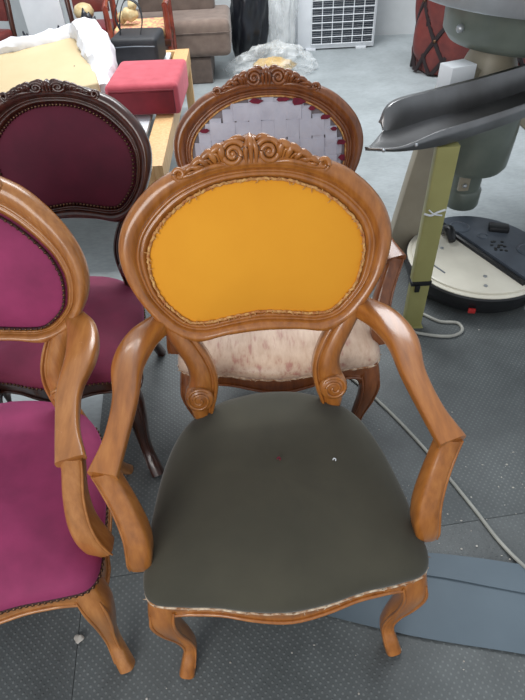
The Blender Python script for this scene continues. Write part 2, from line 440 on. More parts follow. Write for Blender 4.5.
        bm = bmesh.new(); q = [B(p.x, p.y, .004+random.uniform(-.001, .002)) for p in along([cen+(p-cen)*1.01 for p in inn], .006)]
        sweep(bm, q, [(.007, .006)], (0, -1, .3), 1, 2, 6, True); link('frayed_trim', bm, M['fray'], panel, angle=80)
    # --- scrolled back posts
    for sx in (-1, 1):
        bm = bmesh.new()
        pi_ = catmull([(.165, -.004, 0), (.142, -.048, 0), (.126, -.095, 0), (.122, -.140, 0), (.130, -.185, 0), (.140, -.218, 0), (.148, -.25, 0)], 6)
        po_ = catmull([(.258, .052, 0), (.222, -.028, 0), (.200, -.078, 0), (.194, -.115, 0), (.203, -.160, 0), (.205, -.205, 0), (.196, -.25, 0)], 6)
        pr_ = [(.1, -.02), (0, -.012), (0, .010), (.05, .018), (.12, .019), (.17, .012), (.22, .012), (.28, .020), (.5, .025), (.8, .022), (.95, .012), (1, .002), (1, -.012), (.9, -.02)]
        rr = []
        for a, b in zip(pi_, po_):
            rr.append([B(sx*(a.x*(1-t)+b.x*t), a.y*(1-t)+b.y*t, d) for t, d in pr_])
        bridge(bm, rr)
        post = link('back_post', bm, wood_m, root, angle=60)
        bm = bmesh.new()
        c0 = (.174, -.176)
        disc = [[B(sx*(c0[0]+r*math.cos(2*PI*j/28)), c0[1]+r*math.sin(2*PI*j/28), d) for j in range(28)] for r, d in [(.036, -.016), (.037, .018), (.035, .028), (.031, .031), (.002, .033)]]
        bridge(bm, disc)
        sp = []
        for k in range(34):
            a = k/33*2*PI*2.0; r = .034*(1-k/33*.86)
            sp.append(B(sx*(c0[0]+r*math.cos(2.4-a)), c0[1]+r*math.sin(2.4-a), .031+.004*k/33))
        tube(bm, sp, [.0048-.0015*k/33 for k in range(34)], 2, 8)
        link('scroll', bm, wood_m, post, angle=60)
    # --- seat
    sl = [V((p.x*seat_w, p.y*seat_d, 0)) for p in mirror_loop(SEAT)]
    sc = V((0, .0, 0))
    bm = bmesh.new(); rings = []
    for r, z in [(.02, .452), (.15, .4515), (.3, .450), (.45, .447), (.6, .442), (.72, .436), (.82, .429), (.9, .421), (.955, .412), (.985, .403), (1.0, .394), (1.004, .384), (.998, .374), (.97, .371), (.3, .371)]:
        rings.append([V(((sc+(p-sc)*r).x, (sc+(p-sc)*r).y, z)) for p in sl])
    bridge(bm, rings)
    for v in bm.verts:
        if v.co.z > .4: v.co.z += .004*noise.noise(v.co*9)+.0015*noise.noise(v.co*40)
    cushion = link('seat_cushion', bm, seat_m, root, angle=80)
    if 'seat' in PL: cushion['label'] = PL['seat']
    def seat_pt(p, k, z): return V((p.x*k, p.y*k, z))
    front = [p for p in along(sl, .012) if p.y < .16*seat_d]
    front.sort(key=lambda p: math.atan2(p.x, -p.y-.0))
    if trim in ('nails', 'braid'):
        fl = along(sl, .0125)
        link('nail_trim', nails([seat_pt(p, 1.006, .377) for p in fl if p.y < .2*seat_d], .005, None), M['brass'], cushion, angle=80)
        if trim == 'braid':
            bm = bmesh.new(); q = [seat_pt(p, 1.003, .377) for p in front]
            sweep(bm, q, [(.010, .005)]*len(q), (0, 0, 1), 1, 2, 6); link('braid_trim', bm, M['gimp'], cushion, angle=80)
    else:
        bm = bmesh.new()
        q = [seat_pt(p, 1.0, .373+random.uniform(-.003, .002)) for p in front]
        sweep(bm, q, [(random.uniform(.004, .010), .006) for _ in q], (0, 0, 1), 1, 2, 6)
        for p in front[::2]:
            a = seat_pt(p, 1.008, .374); dr = V((random.uniform(-1, 1), random.uniform(-.5, .1), random.uniform(-1, .6)))*.008
            tube(bm, [a, a+dr*.6, a+dr], [.0012, .001, .0005], 2, 5)
        link('frayed_trim', bm, M['white_fray'], cushion, angle=80)
    # --- rail under the seat, with a serpentine lower edge and a bead
    bm = bmesh.new(); rr = []
    bead = []
    for p in sl:
        u = abs(p.x)/(.303*seat_w); fr = max(0, -p.y/(.285*seat_d))
        low = .318 + (.030*math.cos(u*PI*1.0+PI)*0 if p.y > 0 else 0)
        if p.y < -.15*seat_d:
            low = .330 - .020*math.exp(-(u/.32)**2) - .03*max(0, u-.72)/.28
        rr.append([seat_pt(p, .90, .372), seat_pt(p, .995, .376), seat_pt(p, .995, .36), seat_pt(p, .985, low+.012), seat_pt(p, .980, low), seat_pt(p, .90, low)])
        bead.append(seat_pt(p, .990, low+.004))
    rr.append(rr[0]); bridge(bm, rr, True, False)
    bq = [b for b in bead]
    sweep(bm, bq, [(.009, .009)], (0, 0, 1), 1, 2, 8, True)
    link('seat_rail', bm, wood_m, root, angle=50)
    # --- legs
    for sx in (-1, 1):
        bm = bmesh.new()
        W, D = seat_w, seat_d
        path = [(.266, -.190, .374), (.272, -.199, .335), (.277, -.208, .29), (.270, -.210, .22), (.254, -.206, .14), (.247, -.208, .075), (.256, -.232, .028), (.264, -.248, -.001)]
        path = [(x+splay*(1-z/.374), y-.5*splay*(1-z/.374), z) for x, y, z in path]
        path = [V((sx*(x+.303*(W-1)), y-.02+.02*(1-D), z)) for x, y, z in path]
        sweep(bm, path, [(.060, .062), (.062, .066), (.060, .064), (.048, .050), (.036, .038), (.032, .034), (.038, .042), (.040, .044)], (1, 0, 0), 6, 3.0, 20)
        for off in (-1, 1):                # bead along the front edges
            bp = []
            wd = [.060, .062, .060, .048, .036, .032, .038, .040]
            for q, w_ in zip(path[1:-1], wd[1:-1]):
                bp.append(q+V((off*w_*.40, -w_*.45, 0)))
            tube(bm, bp, [.002, .0042, .0042, .0038, .0034, .002], 5, 8)
        # knee block carving
        sweep(bm, [V((sx*(x+.303*(W-1)), y+.285*(1-D), z)) for x, y, z in [(.185, -.246, .343), (.215, -.243, .338), (.240, -.238, .322), (.252, -.230, .295), (.260, -.226, .25)]],
              [(.012, .014), (.016, .022), (.020, .026), (.020, .024), (.012, .012)], (0, 1, 0), 5, 2.6, 10)
        link('leg', bm, wood_m, root, angle=60)
        bm = bmesh.new()
        path = [(.165*W, .225*D, .40), (.175*W, .228*D, .33), (.188*W, .238*D, .22), (.205*W, .268*D, .10), (.218*W, .31*D, -.001)]
        sweep(bm, [V((sx*x, y, z)) for x, y, z in path], [(.05, .045), (.046, .044), (.038, .036), (.033, .032), (.034, .034)], (1, 0, 0), 6, 3.2, 16)
        link('leg', bm, wood_m, root, angle=60)
    # --- arms
    if arms:
        bb = B(.262, .055, .0)
        for sx in (-1, 1):
            bm = bmesh.new()
            path = [V((.248-arm_in*.3, .298, .672)), V((.285-arm_in*.5, .243, .677)), V((.309-arm_in*.8, .165, .676)), V((.308-arm_in, .070, .667)), V((.320-arm_in, -.024, .656)), V((.339-arm_in, -.098, .645))]
            path = [V((sx*p.x, p.y, p.z)) for p in path]
            sweep(bm, path, [(.052, .046), (.070, .042), (.070, .037), (.053, .031), (.048, .028), (.060, .026)], (1, 0, 0), 7, 4.2, 24)
            link('armrest', bm, arm_m, root, angle=60)
            bm = bmesh.new()
            path = [(.338, -.082, .646), (.331, -.090, .616), (.314, -.112, .56), (.303, -.133, .50), (.303, -.146, .455), (.308, -.151, .42), (.311, -.152, .392)]
            path = [V((sx*(x-arm_in*max(0, (z-.36)/.28)), y, z)) for x, y, z in path]
            sweep(bm, path, [(.048, .040), (.044, .042), (.045, .048), (.050, .055), (.054, .058), (.053, .057), (.050, .050)], (1, 0, 0), 7, 4.2, 24)
            bp = [p+V((sx*w_*.46, -h_*.40, 0)) for p, (w_, h_) in zip(path, [(.048, .040), (.044, .042), (.045, .048), (.050, .055), (.054, .058), (.053, .057), (.050, .050)])]
            tube(bm, bp, [.002, .003, .0032, .0034, .0034, .003, .002], 5, 8)
            link('arm_support', bm, wood_m, root, angle=60)
    return root

make_chair('carved_armchair', 'honey brown carved armchair with a mustard yellow back and dark olive seat', 'armchair', (.017, .679, 0), math.radians(3),
           M['walnut'], M['mustard'], M['olive'], 'frayed', part_labels={'panel': 'mustard yellow cloth back panel', 'seat': 'dark olive cloth seat'})
make_chair('carved_armchair', 'worn honey brown armchair in magenta velvet cut off by the left edge', 'armchair', (-.684, .694, 0), math.radians(1),
           M['walnut_worn'], M['magenta'], M['magenta'], 'braid', low=.045, back_w=.935, arm_in=.042, splay=.028)
make_chair('carved_side_chair', 'dark mahogany armless chair with wine red studded back and plum seat', 'chair', (-.605, 1.30, 0), math.radians(-4),
           M['mahogany'], M['wine'], M['plum'], 'nails', arms=False, seat_w=.78, seat_d=.90, back_w=.885, back_h=.95, back_drop=.0, crest=.6, splay=.06,
           part_labels={'seat': 'plum velvet seat'})
make_chair('carved_armchair', 'brown carved armchair with bare white webbing in its back and stained pink seat', 'armchair', (.05, 1.322, 0), math.radians(-.5),
           M['brown'], M['backing'], M['damask'], 'torn', webbing=True, back_w=.975, back_h=.94, back_drop=-.025,
           part_labels={'seat': 'stained pink and beige satin seat'})

# ------------------------------------------------------------------ room
def slab(name, c, s, mat):
    bm = bmesh.new(); box(bm, c, s, bev=0); return structure(link(name, bm, mat, None, False))
slab('floor', (0, 2.5, FLOOR-.05), (12, 14, .1), M['concrete'])
slab('wall_back', (0, 6.34, 1.9), (12, .2, 4.0), M['wall'])
slab('wall_left', (-4.6, 2.5, 1.9), (.2, 14, 4.0), M['wall'])

# rubber mats, seams as in the photo
mr = math.radians(6)
mrot = Matrix.Rotation(mr, 3, 'Z')
mat_specs = [((-.545, .64), (2.9, 1.25), (1, -1), 'dark dimpled rubber floor mat under the front of the mustard armchair'),
             ((-.545, .64), (1.25, 1.25), (-1, -1), 'dark dimpled rubber floor mat under the magenta armchair'),
             ((-.545, .64), (2.9, 1.42), (1, 1), 'dark rubber floor mat under the webbed armchair')]
for (ox, oy), (w, h), (dx, dy), lab in mat_specs:
    g = .0003
    bm = bmesh.new(); box(bm, (dx*w/2+dx*g, dy*h/2+dy*g, FLOOR/2), (w-2*g, h-2*g, -FLOOR-.0004), bev=.0008)
    o = link('rubber_floor_mat', bm, M['rubber'], None); o.location = (ox, oy, 0); o.rotation_euler = (0, 0, mr)
    tag(o, lab, 'floor mat', 'rubber floor mats')

# blue-grey sheet lying folded on the mat
o = empty('floor_sheet', (0, 0, 0)); tag(o, 'blue-grey sheet lying flat on the rubber mat behind the armchair front leg', 'sheet')
def strip(near, far, z0, nm, par, th=.0022):
    bm = bmesh.new(); a = catmull([(*p, 0) for p in near], 8); b = catmull([(*p, 0) for p in far], 8); top = []; bot = []
    for p, q in zip(a, b):
        r1, r2 = [], []
        for k in range(9):
            c = p.lerp(q, k/8); z = z0+.002*(1+noise.noise(V((c.x*9, c.y*9, z0*50))))
            r1.append(V((c.x, c.y, z))); r2.append(V((c.x, c.y, z-th)))
        top.append(r1+r2[::-1])
    bridge(bm, top); return link(nm, bm, M['sheet'], par, angle=35)
strip([(.06, .535), (.345, .453), (.622, .395), (1.2, .27)], [(.05, .60), (.36, .640), (.62, .575), (1.2, .42)], .004, 'lower_layer', o)
strip([(.20, .588), (.36, .612), (.62, .556), (1.2, .40)], [(.21, .628), (.367, .668), (.60, .640), (1.2, .50)], .009, 'folded_flap', o)

# cables
bm = bmesh.new(); tube(bm, [(.30, 1.42, .006), (.416, 1.245, .006), (.521, 1.046, .006), (.617, .814, .006), (.663, .690, .006), (.72, .585, .014), (.86, .40, .016), (1.0, .2, .014)], .0055, 6, 8)
tag(link('floor_cable', bm, M['cable']), 'long thin grey cable running across the mat past the right arm', 'cable')
bm = bmesh.new(); tube(bm, [(.50, 1.84, .007), (.57, 1.76, .007), (.60, 1.72, .007), (.615, 1.625, .007), (.69, 1.585, .007), (.78, 1.57, .007), (.835, 1.60, .007), (.83, 1.65, .007), (.76, 1.665, .007), (.70, 1.72, .007)], .0065, 7, 8)
tag(link('power_cord', bm, M['cable']), 'grey power cord looping round the foot of the yellow-green leg', 'cable')
bm = bmesh.new(); tube(bm, [(.60, 2.02, .006), (.555, 1.92, .006), (.545, 1.80, .020), (.53, 1.72, .006), (.47, 1.71, .006), (.40, 1.76, .006)], .005, 7, 8)
tag(link('power_cord', bm, M['white']), 'thin white cord on the mat left of the yellow-green leg', 'cable')

# loose threads on the olive seat
for nm_, (x, y), z, m_, lab in [('red_thread', (.025, .706), .4615, M['remnant'], 'tiny curl of red thread on the middle of the dark olive seat'), ('white_thread', (.155, .700), .4545, M['white'], 'tiny white thread on the right half of the dark olive seat')]:
    bm = bmesh.new(); tube(bm, [(-.004, 0, 0), (-.001, .004, .0006), (.003, .002, 0), (.002, -.003, .0006)], .0013 if nm_ == 'white_thread' else .002, 5, 6)
    o = link(nm_, bm, m_); o.location = (x, y, z); tag(o, lab, 'thread')
# lint and scraps
bm = bmesh.new()
for k in range(150):
    x, y = random.uniform(-.5, 1.2), random.uniform(.2, 1.7)
    if random.random() < .5: x, y = random.uniform(.3, .9), random.uniform(.35, 1.0)
    s = random.uniform(.001, .0028)
    ball(bm, (x, y, s*.5), s, 1, (random.uniform(.6, 2), random.uniform(.6, 1.6), .6))
tag(link('floor_lint', bm, M['lintm']), 'pale specks of lint scattered over the dark rubber mats', 'lint', kind='stuff')
bm = bmesh.new(); ball(bm, (0, 0, .009), .013, 2, (1.1, .8, .7)); wobble(bm, .009, 60, 3)
o = link('foam_scrap', bm, M['lintm']); o.location = (-.525, .485, 0); tag(o, 'small grey scrap on the mat in front of the magenta chair', 'scrap')

# ------------------------------------------------------------------ machine with the tilted steel tray
AX, AY = 1.02, 2.35
mc = empty('filling_machine', (AX, AY, FLOOR)); tag(mc, 'grey-green workshop machine with a tilted steel tray and hanging motor', 'machine')
def mz(z): return z-FLOOR
def mw(x, y, z): return V((x-AX, y-AY, z-FLOOR))
bm = bmesh.new(); lathe(bm, [(.05, mz(.165)), (.076, mz(.172)), (.082, mz(.185)), (.082, mz(.255)), (.078, mz(.262)), (.072, mz(.266)), (.072, mz(.38))])
mo = link('motor', bm, M['hammer'], mc)
bm = bmesh.new(); box(bm, (-.035, -.070, mz(.315)), (.05, .02, .07), bev=.004); tb_ = link('terminal_box', bm, M['cream_paint'], mo)
bm = bmesh.new(); ball(bm, (-.035, -.084, mz(.31)), .011, 2); link('gland', bm, M['silver'], tb_)
bm = bmesh.new(); lathe(bm, [(.10, mz(.365)), (.145, mz(.372)), (.16, mz(.395)), (.166, mz(.55)), (.16, mz(.64)), (.15, mz(.66))]); link('lower_drum', bm, M['hammer'], mc)
bm = bmesh.new(); lathe(bm, [(.165, mz(.62)), (.155, mz(.70)), (.09, mz(.855)), (.085, mz(.875))], (-.02, 0, 0)); link('neck', bm, M['cream_paint'], mc)
bm = bmesh.new(); lathe(bm, [(.09, mz(.872)), (.13, mz(.876)), (.26, mz(.884)), (.31, mz(.898)), (.335, mz(.93)), (.34, mz(1.05))], (.115, .02, 0), k=48)
link('motor_housing', bm, M['hammer'], mc)
bm = bmesh.new(); lathe(bm, [(.33, mz(1.035)), (.645, mz(1.042)), (.65, mz(1.048)), (.65, mz(1.13)), (.64, mz(1.135)), (.35, mz(1.135))], (.315, .14, 0), k=96)
link('top_disc', bm, M['silver'], mc)
for a in (3.5, 5.6):
    bm = bmesh.new(); ball(bm, (.115+.345*math.cos(a), .02+.345*math.sin(a), mz(.965)), .016, 2); link('bolt', bm, M['silver'], mc)
# tray: low tongue at the left, curved near wall, upright far wall
nb = [(.362, 1.640, .778), (.469, 1.620, .778), (.602, 1.642, .780), (.756, 1.718, .782), (.946, 1.823, .786), (1.25, 2.00, .80), (1.6, 2.22, .81)]
nt_ = [(.358, 1.634, .792), (.463, 1.612, .796), (.594, 1.634, .832), (.748, 1.712, .834), (.938, 1.815, .838), (1.24, 1.99, .85), (1.6, 2.205, .86)]
fr = [(.440, 1.795, .800), (.477, 1.812, .858), (.625, 1.905, .856), (.833, 2.010, .856), (1.046, 2.130, .856), (1.25, 2.26, .86), (1.5, 2.44, .87)]
ff = [(.445, 1.780, .782), (.495, 1.800, .775), (.635, 1.885, .772), (.842, 1.985, .772), (1.055, 2.105, .774), (1.255, 2.24, .785), (1.51, 2.42, .80)]
rings = []
for a, t_, f_, r_ in zip(catmull(nb, 6), catmull(nt_, 6), catmull(ff, 6), catmull(fr, 6)):
    rings.append([mw(*p) for p in (t_, t_.lerp(a, .5)+V((0, -.003, 0)), a, a.lerp(f_, .1)-V((0, 0, .004)), a.lerp(f_, .5)-V((0, 0, .006)), a.lerp(f_, .9)-V((0, 0, .003)), f_, f_.lerp(r_, .5), r_, r_+V((-.004, .010, .001)))])
bm = bmesh.new(); bridge(bm, rings, False, False)
tr = link('tray', bm, M['tray'], mc, angle=35); add_mod(tr, 'SOLIDIFY', thickness=.004, offset=-1)
for p in [(.415, 1.616, .786), (.515, 1.612, .80)]:
    bm = bmesh.new(); ball(bm, mw(*p), .006, 2); link('tray_rivet', bm, M['silver'], tr)
bm = bmesh.new(); sweep(bm, [mw(.640, 1.668, FLOOR), mw(.638, 1.668, .4), mw(.636, 1.668, .772)], [(.075, .038)]*3, (1, 0, 0), 4, 10, 16); box(bm, mw(.64, 1.668, FLOOR+.006), (.09, .07, .012), bev=.003)
lg = link('leg', bm, M['olive_paint'], mc, angle=30); lg['label'] = 'yellow-green painted steel leg'
bm = bmesh.new(); box(bm, mw(.64, 1.668, .225), (.081, .044, .022), bev=.004); box(bm, mw(.625, 1.643, .205), (.02, .01, .03), bev=.003); link('black_strap', bm, M['black'], lg)
bm = bmesh.new(); tube(bm, [mw(.596, 1.647, .535), mw(.62, 1.643, .53), mw(.64, 1.644, .54), mw(.668, 1.646, .548)], .004, 5, 6)
tube(bm, [mw(.61, 1.646, .55), mw(.63, 1.642, .535), mw(.66, 1.646, .526)], .003, 5, 6); link('string_tie', bm, M['white'], lg)
bm = bmesh.new(); sweep(bm, [mw(.685, 2.2, FLOOR), mw(.71, 2.2, .12), mw(.76, 2.2, .52), mw(.82, 2.24, .76), mw(.90, 2.30, .80)], [(.13, .07), (.13, .07), (.115, .07), (.11, .07), (.10, .06)], (1, 0, 0), 4, 9, 16)
lg2 = link('leg', bm, M['cream_paint'], mc, angle=30); lg2['label'] = 'cream painted sloping steel leg'
bm = bmesh.new(); sweep(bm, [mw(1.55, 2.35, FLOOR), mw(1.40, 2.35, .40), mw(1.16, 2.35, .62)], [(.10, .06)]*3, (0, 1, 0), 4, 9, 16); link('leg', bm, M['cream_paint'], mc, angle=30)
bm = bmesh.new(); box(bm, mw(.80, 2.16, .82), (.11, .08, .10), Matrix.Rotation(.35, 3, 'Z'), .004); link('switch_box', bm, M['white'], mc)

# ------------------------------------------------------------------ round appliance lying open on the floor
ap = empty('round_appliance', (.985, 1.965, 0)); tag(ap, 'round black and cream appliance lying opened on the floor', 'appliance')
bm = bmesh.new(); lathe(bm, [(.21, 0), (.26, .006), (.292, .03), (.305, .07), (.310, .107), (.304, .113), (.28, .114)], k=64); link('body', bm, M['black'], ap)
bm = bmesh.new(); lathe(bm, [(.29, .088), (.302, .091), (.302, .097), (.290, .100), (.282, .100), (.275, .095)], k=64); link('rim', bm, M['cream'], ap)
ang = math.radians(-66)
def half_plate(r, side, z0, z1, gap):
    pts = []
    u = V((math.cos(ang), math.sin(ang), 0)); n_ = V((-math.sin(ang), math.cos(ang), 0))*side
    for k in range(33):
        a = PI*k/32; pts.append(u*(r*math.cos(a))+n_*(gap+(r-gap)*math.sin(a)))
    return pts
bm = bmesh.new(); h = half_plate(.285, -1, 0, 0, -.02)
bridge(bm, [[p+V((0, 0, .094)) for p in h], [p+V((0, 0, .108)) for p in h], [p*.97+V((0, 0, .112)) for p in h]]); cp = link('cream_plate', bm, M['cream'], ap)
for x, y in [(-.02, -.17), (-.14, .06), (-.04, -.235)]:
    bm = bmesh.new(); lathe(bm, [(.008, .110), (.008, .116), (.004, .117)], (x, y, 0), 12); link('screw', bm, M['silver'], cp)
bm = bmesh.new(); tube(bm, [(-.20, .06, .112), (-.225, -.03, .112), (-.18, -.13, .112)], .004, 4, 6); link('groove', bm, M['char'], cp)
bm = bmesh.new(); h = half_plate(.30, 1, 0, 0, .03)
bridge(bm, [[p+V((0, 0, .098)) for p in h], [p+V((0, 0, .125)) for p in h], [p*.975+V((0, 0, .132)) for p in h]]); bp = link('black_lid', bm, M['char'], ap)
for x, y, r in [(-.02, .20, .048), (.22, -.02, .050), (.06, .11, .022)]:
    bm = bmesh.new(); lathe(bm, [(r, .128), (r, .135), (r*.86, .138), (r*.8, .134), (r*.3, .134)], (x, y, 0), 28); link('round_boss', bm, M['char'], bp)
bm = bmesh.new(); box(bm, (.15, .16, .142), (.09, .055, .026), Matrix.Rotation(-.3, 3, 'Z'), .008); link('catch', bm, M['black'], bp)
for k in range(12):
    bm = bmesh.new(); lathe(bm, [(.007, .131), (.008, .1335), (.003, .134)], (.10+.022*(k % 3)-.02+.006*math.sin(k*3), .03+.022*(k//3)-.04+.006*math.cos(k*5), 0), 8)
    link('vent_hole', bm, M['black'], bp)
bm = bmesh.new(); u = V((math.cos(ang), math.sin(ang), 0)); nn = V((-math.sin(ang), math.cos(ang), 0))
tube(bm, [u*-.27+nn*.012+V((0, 0, .116)), u*0+nn*.012+V((0, 0, .116)), u*.27+nn*.012+V((0, 0, .116))], .013, 3, 8); link('hinge_bar', bm, M['black'], ap)
bm = bmesh.new(); tube(bm, [u*-.23-nn*.01+V((0, 0, .12)), u*-.17-nn*.02+V((0, 0, .15)), u*-.12-nn*.04+V((0, 0, .125))], [.018, .024, .016], 5, 10); link('handle_knob', bm, M['black'], ap)
bm = bmesh.new(); box(bm, (-.10, -.298, .055), (.03, .012, .022), Matrix.Rotation(-.25, 3, 'Z'), .004); lb = link('red_switch', bm, plain('red_plastic', srgb(176, 40, 40), .35), ap); lb['label'] = 'small red switch on the rim'
bm = bmesh.new(); box(bm, (.17, -.262, .06), (.09, .012, .05), Matrix.Rotation(.6, 3, 'Z'), .003); link('side_label', bm, M['silver'], ap)
for ch in ap.children:
    if ch.name.split('.')[0] not in ('body', 'red_switch', 'side_label'): ch.location.z = .02

# ------------------------------------------------------------------ back wall: outdoor unit, bags, sofa, red chair
ac = empty('air_conditioner_unit', (.885, 5.98, FLOOR)); tag(ac, 'white outdoor air conditioner unit with wire grille on the floor by the back wall', 'air conditioner')
bm = bmesh.new(); box(bm, (0, .0, .36), (.76, .30, .70), bev=.012)
link('casing', bm, M['white'], ac)
bm = bmesh.new(); box(bm, (.055, -.146, .36), (.60, .02, .62), bev=.004); link('coil', bm, M['grille_dark'], ac)
bm = bmesh.new()
for k in range(7): x = -.245+k*.1; tube(bm, [(x, -.166, .05), (x, -.166, .67)], .0045, 1, 6)
for k in range(11): z = .055+k*.061; tube(bm, [(-.245, -.168, z), (.355, -.168, z)], .0045, 1, 6)
for k in range(34): z = .06+k*.018; tube(bm, [(-.24, -.158, z), (.35, -.158, z)], .0009, 1, 4)
link('wire_grille', bm, M['white'], ac)
for x in (-.25, .25):
    bm = bmesh.new(); box(bm, (x, 0, .008), (.1, .34, .02), bev=.003); link('foot', bm, M['white'], ac)

so = empty('sofa_section', (-.62, 5.26, FLOOR)); tag(so, 'stacked grey-brown upholstered sofa section near the black bag', 'sofa')
bm = bmesh.new(); box(bm, (.06, 0, .105), (.50, .56, .21), bev=.015, seg=3); link('base_block', bm, M['sofa_dark'], so)
bm = bmesh.new(); box(bm, (.04, -.01, .35), (.90, .60, .275), bev=.06, seg=5); ab = link('arm_block', bm, M['sofa'], so)
bm = bmesh.new(); tube(bm, [(-.38, -.315, .40), (0, -.315, .40), (.45, -.315, .40), (.487, -.28, .40)], .004, 4, 6); link('seam_piping', bm, M['sofa_dark'], ab)
bm = bmesh.new(); box(bm, (.03, .22, .66), (.66, .22, .40), bev=.04, seg=4); link('back_block', bm, M['sofa_dark'], so)

def blob(bm, c, s, sub, amp, freq, seed, floor=None):
    q = bmesh.ops.create_icosphere(bm, subdivisions=sub, radius=1)
    for v in q['verts']:
        d = 1+amp*noise.noise(v.co*freq+V((seed, 0, seed)))+amp*.5*noise.noise(v.co*freq*2.7+V((0, seed, 1)))
        p = V((v.co.x*s[0]*d, v.co.y*s[1]*d, v.co.z*s[2]*d))+V(c)
        if floor is not None and p.z < floor: p.z = floor
        v.co = p
bm = bmesh.new(); blob(bm, (.03, 5.66, .34), (.17, .15, .46), 4, .3, 2.2, 4, FLOOR)
tag(link('rubbish_bag', bm, M['bin_bag'], angle=180), 'black polythene bag standing right of the grey-brown sofa', 'bag')
bm = bmesh.new()
q = bmesh.ops.create_icosphere(bm, subdivisions=5, radius=1)
for v in q['verts']:
    c = v.co.copy(); d = 1.06-.42*abs(noise.noise(c*1.7+V((3, 1, 2))))-.20*abs(noise.noise(c*4.1+V((7, 0, 1))))
    p = V((c.x*.42*d, c.y*.17*d, c.z*.24*d*(1-.35*abs(c.x-.2))+.03)); v.co = V((.22+p.x, 5.17+p.y, max(p.z, FLOOR)))
cb = link('clear_plastic_bag', bm, M['clear'], angle=25); tag(cb, 'crumpled clear plastic bag lying on the concrete by the outdoor unit', 'bag')
bm = bmesh.new(); blob(bm, (.24, 5.17, .05), (.18, .09, .07), 3, .3, 2.5, 2, FLOOR)
tag(link('foam_offcut', bm, M['foam'], angle=180), 'yellow foam offcut inside the clear plastic bag on the floor', 'foam')
bm = bmesh.new(); blob(bm, (.35, 5.68, .42), (.135, .12, .46), 5, .22, 2.4, 21, FLOOR)
tag(link('clear_plastic_bag', bm, M['clear'], angle=25), 'tall clear plastic bag standing against the left of the outdoor unit', 'bag')

# buttoned oxblood leather chair at the far right
rc = empty('leather_tub_chair', (2.0, 5.06, FLOOR)); tag(rc, 'oxblood buttoned leather chair back standing behind the machine', 'armchair')
Rr = .56; Hh = .98
bm = bmesh.new(); rings = []
dz, da = .27, .42
def tuft(a, z):
    u, w = a/da, z/dz
    return abs(math.sin(PI*(u+w)/2*1))*abs(math.sin(PI*(u-w)/2*1))
for i in range(49):
    z = Hh*i/48; ring = []
    for j in range(96):
        a = 2*PI*j/96; t = tuft(a, z) if 0 < i < 48 else 0
        r = Rr*(.90+.10*min(1, 6*i/48))-.03+.05*t**.5
        if i > 44: r -= (i-44)*.012
        ring.append(V((r*math.cos(a), r*.62*math.sin(a), z)))
    rings.append(ring)
bridge(bm, rings); tb = link('tufted_shell', bm, M['leather'], rc, angle=180)
bm = bmesh.new()
for side in (1, -1):
    for k in range(-14, 15):
        pts = []
        for q in range(9):
            z = Hh*(.02+.96*q/8); a = side*(z/dz)*da + k*2*da - .0
            if math.pi*.85 < (a % (2*PI)) < 2*PI*.97: pts.append(V(((Rr-.018)*math.cos(a), (Rr-.018)*.62*math.sin(a), z)))
        if len(pts) > 2: tube(bm, pts, .013, 3, 6)
link('piping', bm, M['leather_dark'], tb)
for i in range(0, 4):
    for k in range(-8, 9):
        a = (i+2*k)*da; z = i*dz
        if z < Hh and z > .02 and PI*.95 < (a % (2*PI)) < 2*PI*.9:
            bm = bmesh.new(); ball(bm, ((Rr-.012)*math.cos(a), (Rr-.012)*.62*math.sin(a), z), .017, 2); link('button', bm, M['brass'], tb)

# ------------------------------------------------------------------ bench and what lies on it
bt = empty('pine_bench', (-1.1, 3.3, FLOOR)); tag(bt, 'low pine bench with a white top under the rose cushion', 'bench')
zt = .44-FLOOR
bm = bmesh.new(); box(bm, (-.08, .0, zt-.012), (1.27, 1.86, .022), bev=.003); link('bench_top', bm, M['white'], bt)
for (c, s) in [((.635, 0, zt-.042), (.10, 1.92, .105)), ((-.74, 0, zt-.045), (.045, 1.92, .10)), ((-.04, .95, zt-.045), (1.36, .04, .10)), ((-.04, -.95, zt-.045), (1.36, .04, .10))]:
    bm = bmesh.new(); box(bm, c, s, bev=.004); link('rail', bm, M['pine'], bt)
for x in (.655, -.735):
    for y in (-.92, .92):
        bm = bmesh.new(); box(bm, (x, y, zt/2-.02), (.055, .055, zt-.04), bev=.004); link('leg', bm, M['pine'], bt)

cu = empty('box_cushion', (-.560, 3.19, .4475), math.radians(-2)); tag(cu, 'rose velvet box cushion with dark front edge on the pine bench', 'cushion')
bm = bmesh.new(); box(bm, (0, 0, .085), (.39, .46, .158), bev=.03, seg=4); wobble(bm, .006, 9, 2); body = link('cushion_body', bm, M['rose'], cu)
bm = bmesh.new(); box(bm, (-.005, -.228, .075), (.35, .02, .115), bev=.008, seg=3); fb = link('front_panel', bm, M['rose_dark'], body); fb['label'] = 'dark wine coloured front edge'
bm = bmesh.new(); tube(bm, [(-.172, -.235, .136), (0, -.24, .138), (.172, -.235, .136)], .005, 4, 6); link('piping', bm, M['rose_dark'], body)

